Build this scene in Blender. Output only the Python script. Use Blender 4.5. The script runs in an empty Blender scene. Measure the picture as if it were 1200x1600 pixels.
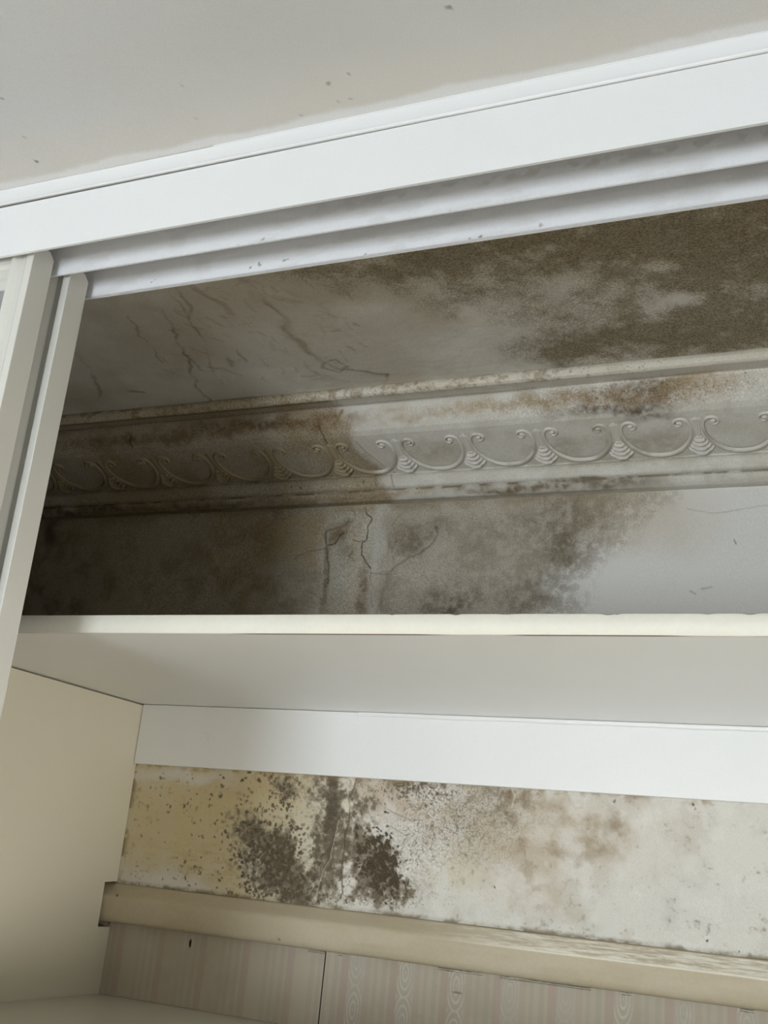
import bpy, math, random
import numpy as np
from mathutils import Matrix, Vector

# ------------------------------------------------------------------ camera, light, exposure
sc = bpy.context.scene
Z0 = 1.72                       # height of the lens above the floor; heights below are relative to the lens
R = np.array([[0.91127782, 0.40053433, 0.09562943],
              [-0.04067442, 0.31864179, -0.94700211],
              [-0.40977839, 0.85909235, 0.3066627]])
FPX = 1729.58
cam = bpy.data.cameras.new('camera'); camo = bpy.data.objects.new('camera', cam)
sc.collection.objects.link(camo)
cam.sensor_fit = 'VERTICAL'; cam.sensor_height = 32.0; cam.lens = FPX / 1600 * 32
cam.clip_start = 0.01
camo.matrix_world = Matrix(((R[0][0], -R[1][0], -R[2][0], 0), (R[0][1], -R[1][1], -R[2][1], 0),
                            (R[0][2], -R[1][2], -R[2][2], Z0), (0, 0, 0, 1)))
sc.camera = camo

w = bpy.data.worlds.new('sky'); sc.world = w; w.use_nodes = True
w.node_tree.nodes['Background'].inputs[0].default_value = (0.75, 0.85, 1, 1)
w.node_tree.nodes['Background'].inputs[1].default_value = 0.6

WINX, WINZ, WINW, WINH, WINY = -0.70, -0.70, 1.15, 1.25, -3.3
ld = bpy.data.lights.new('window_daylight', 'AREA'); ld.shape = 'RECTANGLE'
ld.size = WINW; ld.size_y = WINH; ld.energy = 106; ld.color = (0.81, 0.895, 1.0)
lo = bpy.data.objects.new('window_daylight', ld); sc.collection.objects.link(lo)
lo.location = (WINX, WINY - 0.02, Z0 + WINZ); lo.rotation_euler = (math.radians(90), 0, 0)

W2Y, W2Z, W2W, W2H, W2X = 0.0, -0.50, 0.9, 0.5, 1.3            # unseen fill window added in the right-hand wall to light the interior
l2 = bpy.data.lights.new('side_fill_light', 'AREA'); l2.shape = 'RECTANGLE'
l2.size = W2H; l2.size_y = W2W; l2.energy = 47; l2.color = (1.0, 0.97, 0.92)
lo2 = bpy.data.objects.new('side_fill_light', l2); sc.collection.objects.link(lo2)
lo2.location = (W2X + 0.34, W2Y, Z0 + W2Z); lo2.rotation_euler = (0, math.radians(90), 0)

vs = sc.view_settings
vs.view_transform = 'Standard'; vs.look = 'None'; vs.gamma = 1; vs.use_curve_mapping = False
vs.exposure = 0.0

# ------------------------------------------------------------------ helpers
C = sc.collection
rng = np.random.default_rng(7)
YW = 1.5            # back wall
YF = 0.774          # front of the track fascia
ZC = 0.677          # ceiling
ZL = 0.5887         # lower edge of the track flanges
XL, XR = -1.76, 1.3


def ray(px, py):
    v = np.array([(px - 600) / FPX, (py - 800) / FPX, 1.0])
    return R.T @ v


def onwall(px, py, y=YW):
    a = ray(px, py); a = a * (y / a[1]); return a[0], a[2]


def onceil(px, py, z=ZC):
    a = ray(px, py); a = a * (z / a[2]); return a[0], a[1]


def lin(c):
    c = np.asarray(c, float) / 255.0
    return np.where(c <= 0.04045, c / 12.92, ((c + 0.055) / 1.055) ** 2.4)


def finish(me, name, mat, parent, smooth=False):
    """links a mesh whose vertices are in scene coordinates; origin goes to the base of its box"""
    n = len(me.vertices); co = np.empty(n * 3); me.vertices.foreach_get('co', co); co = co.reshape(-1, 3)
    co[:, 2] += Z0
    o = np.array([(co[:, 0].min() + co[:, 0].max()) / 2, (co[:, 1].min() + co[:, 1].max()) / 2, co[:, 2].min()])
    co -= o; me.vertices.foreach_set('co', co.ravel()); me.update()
    if mat: me.materials.append(mat)
    if smooth: me.polygons.foreach_set('use_smooth', [True] * len(me.polygons))
    ob = bpy.data.objects.new(name, me); C.objects.link(ob)
    if parent:
        ob.parent = parent; p = parent
        loc = Vector(o)
        while p: loc -= p.location; p = p.parent
        ob.location = loc
    else:
        ob.location = o
    return ob


def empty(name, loc):
    o = bpy.data.objects.new(name, None); C.objects.link(o); o.empty_display_size = 0.05
    o.location = (loc[0], loc[1], loc[2] + Z0); return o


def tag(o, label, cat=None, kind=None, group=None):
    o['label'] = label
    if cat: o['category'] = cat
    if kind: o['kind'] = kind
    if group: o['group'] = group
    return o


class MB:
    """collects boxes, extrusions and grids into one mesh"""
    def __init__(s): s.v = []; s.f = []; s.c = []; s.n = 0; s.grids = []

    def add(s, v, f, col=None):
        v = np.asarray(v, float)
        s.f += [tuple(int(i) + s.n for i in q) for q in f]; s.v.append(v)
        s.c.append(np.tile(np.append(col if col is not None else (1, 1, 1), 0), (len(v), 1))); s.n += len(v); return s

    def box(s, x0, x1, y0, y1, z0, z1, col=None):
        v = [(x, y, z) for x in (x0, x1) for y in (y0, y1) for z in (z0, z1)]
        return s.add(v, [(0, 1, 3, 2), (4, 6, 7, 5), (0, 4, 5, 1), (2, 3, 7, 6), (0, 2, 6, 4), (1, 5, 7, 3)], col)

    def extx(s, prof, x0, x1, col=None):          # closed (y,z) profile along x
        n = len(prof)
        v = [(x, p[0], p[1]) for x in (x0, x1) for p in prof]
        f = [(i, (i + 1) % n, (i + 1) % n + n, i + n) for i in range(n)]
        f += [tuple(range(n))[::-1], tuple(range(n, 2 * n))]
        return s.add(v, f, col)

    def extz(s, prof, z0, z1, col=None):          # closed (x,y) profile along z
        n = len(prof)
        v = [(p[0], p[1], z) for z in (z0, z1) for p in prof]
        f = [(i, (i + 1) % n, (i + 1) % n + n, i + n) for i in range(n)]
        f += [tuple(range(n))[::-1], tuple(range(n, 2 * n))]
        return s.add(v, f, col)

    def grid(s, P, col, spk=None):                # P (a,b,3), col (a,b,3), spk (a,b) strength of fine speckle
        a, b = P.shape[:2]
        if spk is None: spk = np.zeros((a, b))
        i = np.arange(a * b).reshape(a, b) + s.n
        q = np.stack([i[:-1, :-1], i[1:, :-1], i[1:, 1:], i[:-1, 1:]], -1).reshape(-1, 4)
        s.grids.append(q); s.v.append(P.reshape(-1, 3))
        s.c.append(np.concatenate([col.reshape(-1, 3), spk.reshape(-1, 1)], 1)); s.n += a * b
        return s

    def mesh(s, name):
        me = bpy.data.meshes.new(name)
        v = np.concatenate(s.v)
        if not s.grids:
            me.from_pydata([tuple(p) for p in v], [], s.f)
            me.update()
        else:
            qs = list(s.grids)
            loops = [np.concatenate([g.ravel() for g in qs])]; cnt = [np.full(sum(len(g) for g in qs), 4)]
            if s.f:
                loops.append(np.array([i for q in s.f for i in q])); cnt.append(np.array([len(q) for q in s.f]))
            loops = np.concatenate(loops).astype(np.int32); cnt = np.concatenate(cnt)
            me.vertices.add(len(v)); me.vertices.foreach_set('co', v.ravel())
            me.loops.add(len(loops)); me.loops.foreach_set('vertex_index', loops)
            st = np.concatenate([[0], np.cumsum(cnt)[:-1]]).astype(np.int32)
            me.polygons.add(len(cnt)); me.polygons.foreach_set('loop_start', st)
            me.update(calc_edges=True); me.validate()
        at = me.color_attributes.new('Col', 'FLOAT_COLOR', 'POINT')
        at.data.foreach_set('color', np.concatenate(s.c).ravel())
        return me

    def build(s, name, mat, parent=None, smooth=False):
        return finish(s.mesh(name), name, mat, parent, smooth)


def bevel(ob, wd, seg=2):
    m = ob.modifiers.new('bevel', 'BEVEL'); m.width = wd; m.segments = seg; m.limit_method = 'ANGLE'
    m.angle_limit = math.radians(40); return ob


# --- noise, masks in surface coordinates (metres)
def vnoise(x, y, seed):
    r = np.random.default_rng(seed).random((64, 64))
    xi = np.floor(x).astype(int); yi = np.floor(y).astype(int); fx = x - xi; fy = y - yi
    fx = fx * fx * (3 - 2 * fx); fy = fy * fy * (3 - 2 * fy)
    g = lambda i, j: r[i & 63, j & 63]
    return (g(xi, yi) * (1 - fx) + g(xi + 1, yi) * fx) * (1 - fy) + (g(xi, yi + 1) * (1 - fx) + g(xi + 1, yi + 1) * fx) * fy


def fbm(x, y, scale, seed, oct=5, gain=.55):
    t = 0; a = 1; n = 0
    for k in range(oct):
        t = t + a * vnoise(x / scale * 2 ** k + 13.7 * k, y / scale * 2 ** k + 7.3 * k, seed + k); n += a; a *= gain
    return t / n                                   # about 0.5 in the mean


def sstep(a, b, x):
    t = np.clip((x - a) / (b - a), 0, 1); return t * t * (3 - 2 * t)


def blob(u, v, c, r, rot=0.0, soft=0.5):
    """1 inside an ellipse, fading over soft*radius"""
    du, dv = u - c[0], v - c[1]; ca, sa = math.cos(rot), math.sin(rot)
    d = np.sqrt(((du * ca + dv * sa) / r[0]) ** 2 + ((-du * sa + dv * ca) / r[1]) ** 2)
    return 1 - sstep(1 - soft, 1 + soft, d)


def pdist(u, v, pts):
    d = np.full(np.shape(u), 1e9)
    for (a, b), (c, e) in zip(pts[:-1], pts[1:]):
        L = (c - a) ** 2 + (e - b) ** 2 + 1e-12
        t = np.clip(((u - a) * (c - a) + (v - b) * (e - b)) / L, 0, 1)
        d = np.minimum(d, np.hypot(u - a - t * (c - a), v - b - t * (e - b)))
    return d


def mixc(col, c, m):
    return col * (1 - m[..., None]) + np.asarray(lin(c)) * m[..., None]


def spots(col, us, vs_, centers, radii, color, alpha, seed=0):
    """paints round, slightly ragged spots on a regular grid (us, vs_ are 1-D axes)"""
    du = us[1] - us[0]; dv = vs_[1] - vs_[0]; r0 = np.random.default_rng(seed)
    cl = lin(color)
    for (a, b), r, al in zip(centers, radii, alpha):
        i0 = int((a - 1.6 * r - us[0]) / du); i1 = int((a + 1.6 * r - us[0]) / du) + 2
        j0 = int((b - 1.6 * r - vs_[0]) / dv); j1 = int((b + 1.6 * r - vs_[0]) / dv) + 2
        if dv < 0: j0, j1 = int((b + 1.6 * r - vs_[0]) / dv), int((b - 1.6 * r - vs_[0]) / dv) + 2
        i0, j0 = max(i0, 0), max(j0, 0)
        if i1 <= i0 or j1 <= j0 or i0 >= len(us) or j0 >= len(vs_): continue
        U, V = np.meshgrid(us[i0:i1], vs_[j0:j1], indexing='ij')
        if U.size == 0: continue
        th = np.arctan2(V - b, U - a); ph = r0.random(3) * 6.28
        e = r * (1 + .22 * np.sin(2 * th + ph[0]) + .14 * np.sin(3 * th + ph[1]))
        m = (1 - sstep(.7, 1.25, np.hypot(U - a, V - b) / e)) * al
        col[i0:i1, j0:j1] = col[i0:i1, j0:j1] * (1 - m[..., None]) + cl * m[..., None]


# ------------------------------------------------------------------ materials
def mat(name, color=None, rough=.6, spec=.35, grain=.06, gscale=900, bump=.02, bscale=400, attr=False, metal=0, blotch=.0, bl_scale=6, coat=0):
    m = bpy.data.materials.new(name); m.use_nodes = True; nt = m.node_tree; N = nt.nodes; Lk = nt.links
    b = N['Principled BSDF']; b.inputs['Roughness'].default_value = rough
    b.inputs['Specular IOR Level'].default_value = spec; b.inputs['Metallic'].default_value = metal
    b.inputs['Coat Weight'].default_value = coat
    tc = N.new('ShaderNodeTexCoord')
    if attr:
        src = N.new('ShaderNodeAttribute'); src.attribute_name = 'Col'; cs = src.outputs['Color']
    else:
        src = N.new('ShaderNodeRGB'); src.outputs[0].default_value = (*lin(color), 1); cs = src.outputs[0]

    def mult(cs, amount, scale, detail):
        nz = N.new('ShaderNodeTexNoise'); nz.inputs['Scale'].default_value = scale; nz.inputs['Detail'].default_value = detail
        Lk.new(tc.outputs['Object'], nz.inputs['Vector'])
        mr = N.new('ShaderNodeMapRange'); mr.inputs[1].default_value = .25; mr.inputs[2].default_value = .75
        mr.inputs[3].default_value = 1 - amount; mr.inputs[4].default_value = 1 + amount * .6
        Lk.new(nz.outputs[0], mr.inputs[0])
        vm = N.new('ShaderNodeVectorMath'); vm.operation = 'SCALE'
        Lk.new(cs, vm.inputs[0]); Lk.new(mr.outputs[0], vm.inputs['Scale']); return vm.outputs[0]
    if attr:                                       # fine mildew speckle where the alpha channel asks for it
        nz = N.new('ShaderNodeTexNoise'); nz.inputs['Scale'].default_value = 420; nz.inputs['Detail'].default_value = 4; nz.inputs['Roughness'].default_value = .7
        Lk.new(tc.outputs['Object'], nz.inputs['Vector'])
        mr = N.new('ShaderNodeMapRange'); mr.inputs[1].default_value = .38; mr.inputs[2].default_value = .62; mr.inputs[3].default_value = .62; mr.inputs[4].default_value = -.38
        Lk.new(nz.outputs[0], mr.inputs[0])
        ml = N.new('ShaderNodeMath'); ml.operation = 'MULTIPLY'; Lk.new(mr.outputs[0], ml.inputs[0]); Lk.new(src.outputs['Alpha'], ml.inputs[1])
        sb = N.new('ShaderNodeMath'); sb.operation = 'SUBTRACT'; sb.inputs[0].default_value = 1; Lk.new(ml.outputs[0], sb.inputs[1])
        vm = N.new('ShaderNodeVectorMath'); vm.operation = 'SCALE'; Lk.new(cs, vm.inputs[0]); Lk.new(sb.outputs[0], vm.inputs['Scale']); cs = vm.outputs[0]
    if grain: cs = mult(cs, grain, gscale, 2)
    if blotch: cs = mult(cs, blotch, bl_scale, 4)
    Lk.new(cs, b.inputs['Base Color'])
    if bump:
        nz = N.new('ShaderNodeTexNoise'); nz.inputs['Scale'].default_value = bscale; nz.inputs['Detail'].default_value = 3
        Lk.new(tc.outputs['Object'], nz.inputs['Vector'])
        bp = N.new('ShaderNodeBump'); bp.inputs['Strength'].default_value = bump; bp.inputs['Distance'].default_value = .002
        Lk.new(nz.outputs[0], bp.inputs['Height']); Lk.new(bp.outputs[0], b.inputs['Normal'])
    return m


M = dict(
    plaster=mat('stained_plaster', rough=.85, spec=.2, attr=True, grain=.10, gscale=700, bump=.12, bscale=350),
    mould=mat('moulded_plaster', rough=.7, spec=.3, attr=True, grain=.07, gscale=700, bump=.08, bscale=300),
    ceiling=mat('ceiling_paint', rough=.85, spec=.2, attr=True, grain=.05, gscale=600, bump=.06, bscale=300),
    white=mat('white_enamel', (230, 231, 231), rough=.38, spec=.4, grain=.015, gscale=500, bump=.01, bscale=200, blotch=.015),
    track=mat('track_white', (238, 239, 241), rough=.45, spec=.4, grain=.03, gscale=300, bump=.02, bscale=200, blotch=.03, bl_scale=20),
    stile=mat('stile_aluminium', (212, 211, 203), rough=.38, spec=.45, grain=.015, gscale=500, bump=.0, blotch=.02),
    glass=mat('door_panel_grey', (150, 150, 150), rough=.25, spec=.5, grain=.02, bump=0),
    board=mat('white_board', (238, 238, 235), rough=.33, spec=.5, grain=.02, gscale=600, bump=.015, bscale=250, blotch=.02),
    cream=mat('cream_edge', attr=True, rough=.45, spec=.35, grain=.025, gscale=300, bump=.03, bscale=150, blotch=.03, bl_scale=25),
    side=mat('cream_laminate', (220, 213, 192), rough=.42, spec=.4, grain=.02, gscale=600, bump=.02, bscale=300, blotch=.02),
    base=mat('cream_laminate_gloss', (198, 195, 180), rough=.3, spec=.45, grain=.02, gscale=600, bump=.01, bscale=300),
    rail=mat('cream_gloss_paint', (222, 211, 186), rough=.55, spec=.35, attr=True, grain=.04, gscale=200, bump=.1, bscale=120),
    paper=mat('striped_paper', rough=.75, spec=.25, attr=True, grain=.05, gscale=800, bump=.05, bscale=400),
    roomwall=mat('room_wall_paint', (222, 218, 208), rough=.8, grain=.02, bump=.02),
    floor=mat('pale_floor', (196, 186, 170), rough=.45, grain=.1, gscale=40, bump=.02),
    flange=mat('track_white_marked', rough=.45, spec=.4, attr=True, grain=.03, gscale=300, bump=.02, bscale=200, blotch=.03, bl_scale=20),
    bed=mat('darkened_track_bed', (120, 120, 118), rough=.5, grain=.05, gscale=60, bump=0),  # hidden bed darkened to deepen the shade in the channels
    dimmed_top=mat('dimmed_board_top', (172, 163, 145), rough=.8, grain=.1, gscale=60, bump=.02),  # darkened shelf top, cuts the light it bounces
    dark=mat('dark_void', (40, 34, 28), rough=.9, grain=0, bump=0),
    frame=mat('window_frame_white', (235, 235, 232), rough=.4, grain=0, bump=0),
)

# ------------------------------------------------------------------ the room
o = MB().box(XL, XR, WINY, YW, -Z0 - .05, -Z0).build('floor', M['floor']); tag(o, 'warm wooden floor of the bedroom', kind='structure')
o = MB().box(XL - .1, XL, WINY, YW, -Z0, ZC).build('wall_left', M['roomwall']); tag(o, 'plain off-white side wall beyond the sliding doors', kind='structure')
ya, yb_ = W2Y - W2W / 2, W2Y + W2W / 2; za, zb_ = W2Z - W2H / 2, W2Z + W2H / 2
m = MB()
m.box(XR, XR + .35, WINY, ya, -Z0, ZC); m.box(XR, XR + .35, yb_, YW, -Z0, ZC); m.box(XR, XR + .35, ya, yb_, -Z0, za); m.box(XR, XR + .35, ya, yb_, zb_, ZC)  # thick reveal shaped to cut fill light rising to the fascia
o = m.build('wall_right', M['roomwall']); tag(o, 'plain off-white side wall with a deep opening added for the fill light', kind='structure')
wn2 = empty('fill_window', (XR, W2Y, za)); tag(wn2, 'unseen side window added to fill the wardrobe with light', kind='structure')
for a in ((ya, ya + .04, za, zb_), (yb_ - .04, yb_, za, zb_), (ya + .04, yb_ - .04, za, za + .04), (ya + .04, yb_ - .04, zb_ - .04, zb_)):
    MB().box(XR + .29, XR + .33, a[0], a[1], a[2], a[3]).build('window_frame', M['frame'], wn2)  # frame of the added side opening
MB().box(XR - .38, XR, ya - .25, yb_ + .25, zb_, zb_ + .06).build('fill_light_blocker', M['frame'], wn2)  # added unseen board, blocks fill light from the fascia and channels
x0, x1 = WINX - WINW / 2, WINX + WINW / 2; z0, z1 = WINZ - WINH / 2, WINZ + WINH / 2
m = MB()
m.box(XL, x0, WINY - .12, WINY, -Z0, ZC); m.box(x1, XR, WINY - .12, WINY, -Z0, ZC)
m.box(x0, x1, WINY - .12, WINY, -Z0, z0); m.box(x0, x1, WINY - .12, WINY, z1, ZC)
o = m.build('wall_front', M['roomwall']); tag(o, 'off-white wall with the window behind the viewer', kind='structure')
wn = empty('window_1', (WINX, WINY, z0)); tag(wn, 'white framed window lighting the room', kind='structure')
for a in ((x0, x0 + .04, z0, z1), (x1 - .04, x1, z0, z1), (x0 + .04, x1 - .04, z0, z0 + .04), (x0 + .04, x1 - .04, z1 - .04, z1)):
    MB().box(a[0], a[1], WINY - .015, WINY + .03, a[2], a[3]).build('window_frame', M['frame'], wn)

# ------------------------------------------------------------------ ceiling with damp stains
def pts(f, *pp): return [f(*p) for p in pp]


m = MB(); CW = lin((210, 211, 211))


def flat(xa, xb, ya, yb): m.add([(xa, ya, ZC), (xa, yb, ZC), (xb, yb, ZC), (xb, ya, ZC)], [(0, 1, 2, 3)], CW)


flat(XL, XR, WINY - .12, .5); flat(XL, -1.05, .5, .8); flat(0.0, XR, .5, .8); flat(XL, XR, .8, .9)
flat(XL, -1.6, .9, 1.36); flat(0.1, XR, .9, 1.36); flat(XL, XR, 1.36, YW)
# room side
us = np.linspace(-1.05, 0, 526); vv = np.linspace(.5, .8, 151); U, V = np.meshgrid(us, vv, indexing='ij')
col = np.tile(lin((210, 211, 211)), (*U.shape, 1))
n1 = fbm(U, V, .25, 11); n2 = fbm(U, V, .05, 12)
col = mixc(col, (206, 204, 198), sstep(.45, .75, n1) * .5)
col = mixc(col, (210, 204, 193), sstep(.10, .02, YF - V + (n2 - .5) * .05) * .55)
col = mixc(col, (228, 228, 227), sstep(.016, .008, YF - V + (n2 - .5) * .016) * .9)
col = mixc(col, (212, 205, 194), (1 - sstep(0, .0016, np.abs(YF - V - .012 + (n2 - .5) * .016))) * sstep(.4, .6, fbm(U, V, .2, 14)) * .35)
ck = pts(onceil, (0, 297), (90, 276), (190, 255), (330, 226), (405, 212))
col = mixc(col, (120, 112, 104), (1 - sstep(.0003, .0012, np.abs(V - YF + .001))) * sstep(-.42, -.52, U) * .0)
sp = pts(onceil, (57, 252), (38, 214), (513, 131), (545, 116), (529, 159), (547, 154), (471, 180), (702, 12), (284, 133), (305, 185), (3, 153))
spots(col, us, vv, sp, [.0022, .0016, .0024, .0016, .0016, .0016, .0018, .0026, .0018, .0016, .002], (96, 84, 72), [.9, .5, .6, .5, .4, .4, .35, .6, .3, .3, .5])
P = np.stack([U, V, np.full_like(U, ZC)], -1); P[..., 2] += (fbm(U, V, .3, 15, 3) - .5) * .0016
m.grid(P, col)
# wardrobe side
us = np.linspace(-1.6, .1, 1134); vv = np.linspace(.9, 1.36, 307); U, V = np.meshgrid(us, vv, indexing='ij')
wu = (fbm(U, V, .05, 21) - .5) * .05; wv = (fbm(U, V, .05, 22) - .5) * .05
Uw, Vw = U + wu, V + wv
col = np.tile(lin((226, 222, 211)), (*U.shape, 1))
n1 = fbm(U, V, .22, 23); n2 = fbm(U, V, .035, 24); n3 = fbm(U, V, .009, 25, 4)
col = mixc(col, (184, 173, 150), sstep(.4, .65, n1) * .55)
# black growth thickening to the right and towards the front
cx = onceil(700, 470)[0]
dens = sstep(-.72, -.18, Uw + .35 * (1.12 - Vw)) * .75 + sstep(1.16, 1.02, Vw) * sstep(-.85, -.45, Uw) * .35
for p, r, a in (((1000, 360), (.12, .05), .5), ((1130, 520), (.10, .05), .45), ((880, 520), (.10, .06), .4), ((1180, 400), (.08, .07), .5), ((640, 400), (.12, .04), .3), ((930, 540), (.09, .03), .35), ((760, 480), (.1, .04), .15)):
    dens += blob(Uw, Vw, onceil(*p), r, 0, .9) * a
for p, r, a in (((1020, 415), (.03, .018), .4), ((1065, 475), (.025, .014), .35), ((1020, 470), (.014, .03), .3), ((950, 350), (.03, .01), .2), ((1150, 350), (.04, .02), .4), ((720, 520), (.10, .04), .45), ((560, 500), (.06, .05), .3), ((800, 400), (.05, .03), .25), ((880, 460), (.03, .03), .15)):
    dens -= blob(Uw, Vw, onceil(*p), r, 0, .9) * a
dens = np.clip(dens, 0, 1.2)
dens = np.clip(dens * (.62 + .56 * n2) + (n2 - .5) * .55 * sstep(.05, .4, dens), 0, 1)
col = mixc(col, (162, 150, 124), np.clip(dens * .95, 0, .85))
col = mixc(col, (138, 126, 102), sstep(.45, 1.1, dens + (n3 - .5) * .5 + (n2 - .5) * .3) * .8)
col = mixc(col, (172, 163, 146), sstep(.56, .68, n2) * sstep(.2, .5, dens) * .25)
SPK = np.clip(.12 + .62 * sstep(.1, .6, dens), 0, .75)
# tide marks and drips
for pp, wd, c, a in (
        (((380, 440), (405, 455), (425, 480), (452, 497), (447, 515), (470, 543), (500, 563), (530, 578), (600, 586)), .0045, (140, 122, 90), .5),
        (((447, 505), (452, 525), (480, 550)), .009, (146, 128, 96), .35),
        (((300, 445), (325, 462), (352, 475), (368, 498)), .005, (126, 108, 78), .5),
        (((275, 447), (300, 480), (295, 500)), .003, (120, 104, 78), .5),
        (((505, 566), (525, 560), (545, 572), (530, 584), (505, 576), (505, 566)), .0025, (120, 104, 78), .6),
        (((545, 578), (600, 584), (601, 596), (592, 606)), .0022, (92, 78, 58), .7),
        (((118, 552), (140, 575), (150, 606), (160, 620)), .004, (108, 92, 66), .6),
        (((200, 495), (225, 530), (262, 570)), .0018, (96, 84, 64), .5),
        (((250, 485), (275, 528), (296, 575), (310, 605), (330, 628)), .0022, (92, 80, 60), .7),
        (((278, 470), (300, 510), (320, 550), (345, 600)), .0018, (104, 90, 68), .5),
        (((198, 611), (222, 613)), .003, (84, 72, 54), .7)):
    d = pdist(U + wu * .45 + (n3 - .5) * .006, V + wv * .45 + (n2 - .5) * .012, pts(onceil, *pp))
    col = mixc(col, c, (1 - sstep(wd * .3, wd * 1.5, d)) * a * .8 * (.25 + sstep(.35, .6, n2) * .75))
r2 = np.random.default_rng(5)
for k in range(120):
    px, py = r2.uniform(250, 560), r2.uniform(430, 590)
    if py < 470 - (px - 130) * .15: continue
    L = r2.uniform(8, 30); an = r2.uniform(-.2, 1.0)
    pp = [(px, py), (px + L * .5 * math.cos(an), py + L * .5 * math.sin(an) + r2.uniform(-3, 3)), (px + L * math.cos(an), py + L * math.sin(an))]
    q = pts(onceil, *pp); cxy = q[1]
    i0 = np.searchsorted(us, min(p[0] for p in q) - .02); i1 = np.searchsorted(us, max(p[0] for p in q) + .02)
    if i1 - i0 < 2: continue
    d = pdist(U[i0:i1] + wu[i0:i1] * .4, V[i0:i1] + wv[i0:i1] * .4, q); wd = r2.uniform(.0012, .004)
    col[i0:i1] = mixc(col[i0:i1], (134, 117, 88), (1 - sstep(wd * .2, wd * 1.6, d + np.abs(n3[i0:i1] - .5) * .006)) * r2.uniform(.1, .4))
P = np.stack([U, V, np.full_like(U, ZC)], -1)
P[..., 2] += (fbm(U, V, .06, 26, 4) - .5) * .003 + (n3 - .5) * .0006
e = np.minimum(np.minimum(sstep(0, .02, U + 1.6), sstep(0, .02, .1 - U)), np.minimum(sstep(0, .02, V - .9), sstep(0, .02, 1.36 - V)))
P[..., 2] = ZC + (P[..., 2] - ZC) * e
m.grid(P, col, SPK)
o = m.build('ceiling', M['ceiling'], smooth=True); tag(o, 'off-white ceiling, blackened with mildew inside the wardrobe', kind='structure')

# ------------------------------------------------------------------ back wall with mildew
m = MB(); WC = lin((214, 210, 200))


def wflat(xa, xb, za, zb): m.add([(xa, YW, za), (xb, YW, za), (xb, YW, zb), (xa, YW, zb)], [(0, 1, 2, 3)], WC)


wflat(XL, XR, -Z0, -.15); wflat(XL, -1.2, -.15, .14); wflat(.05, XR, -.15, .14); wflat(XL, XR, .14, .2); wflat(XL, -1.6, .2, .57); wflat(.05, XR, .2, .57); wflat(XL, XR, .57, ZC)
# above the shelf
us = np.linspace(-1.6, .05, 1321); vv = np.linspace(.2, .57, 297); U, V = np.meshgrid(us, vv, indexing='ij')
wu = (fbm(U, V, .06, 31) - .5) * .06; wv = (fbm(U, V, .06, 32) - .5) * .06
Uw, Vw = U + wu, V + wv
n1 = fbm(U, V, .18, 33); n2 = fbm(U, V, .03, 34); n3 = fbm(U, V, .008, 35, 4)
col = np.tile(lin((228, 225, 217)), (*U.shape, 1)); relief = (fbm(U, V, .08, 36, 3) - .5) * .003
# brown grime left of the patch
xa = onwall(505, 880)[0]
gl = sstep(xa + .05, xa - .03, Uw)
col = mixc(col, (172, 154, 121), gl * (.72 + .25 * sstep(.35, .65, n1)))
for p, r, a in (((430, 930), (.08, .05), .55), ((300, 900), (.10, .08), .45), ((100, 900), (.15, .1), .5), ((390, 840), (.06, .03), .3), ((60, 940), (.1, .06), .5)):
    col = mixc(col, (122, 106, 76), blob(Uw, Vw, onwall(*p), r, 0, .9) * a * (.4 + sstep(.35, .65, n2)) * .8)
# grey mildew field right of the patch, with a ragged slanting front
A = onwall(1010, 775); B = onwall(850, 965)
side = (Uw - A[0]) * (B[1] - A[1]) - (Vw - A[1]) * (B[0] - A[0]); side /= math.hypot(B[0] - A[0], B[1] - A[1])
side = side - .028 * np.sin(np.clip((V - B[1]) / (A[1] - B[1]), 0, 1) * math.pi)
if True:
    tst = (onwall(700, 870)[0] - A[0]) * (B[1] - A[1]) - (onwall(700, 870)[1] - A[1]) * (B[0] - A[0])
    if tst < 0: side = -side
field = sstep(-.02, .035, side + (n2 - .5) * .05) * sstep(onwall(560, 880)[0], onwall(610, 880)[0], Uw)
col = mixc(col, (184, 172, 151), field * .85)
col = mixc(col, (154, 142, 119), field * sstep(.40, .70, n2 * .5 + n1 * .5) * .7)
col = mixc(col, (200, 189, 169), field * sstep(.58, .72, n2) * .35)
verm = (1 - sstep(.012, .05, np.abs(fbm(U, V, .012, 37, 3) - .5)))
col = mixc(col, (122, 110, 90), field * verm * .35 * sstep(.4, .6, n1))
for p, r, rot, a in (((950, 795), (.06, .022), .25, .75), ((890, 850), (.035, .04), -.6, .7), ((850, 925), (.045, .04), -.7, .55), ((690, 945), (.05, .022), 0, .85), ((770, 900), (.07, .05), 0, .35),
                     ((660, 840), (.04, .025), .5, .5), ((800, 830), (.1, .03), .1, .3), ((610, 930), (.03, .04), 0, .35), ((740, 940), (.06, .02), 0, .4)):
    k = blob(Uw, Vw, onwall(*p), r, rot, .95) * a
    col = mixc(col, (98, 88, 68), k * (.25 + .75 * sstep(.32, .66, n2 * .4 + n3 * .6)))
tan = blob(Uw, Vw, onwall(1010, 800), (.07, .05), 0, .9)
col = mixc(col, (206, 192, 168), tan * .6)
halo = sstep(-.075, -.01, side + (n2 - .5) * .06) * (1 - field)
col = mixc(col, (176, 166, 148), halo * .4 * sstep(.4, .6, n3))
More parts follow.
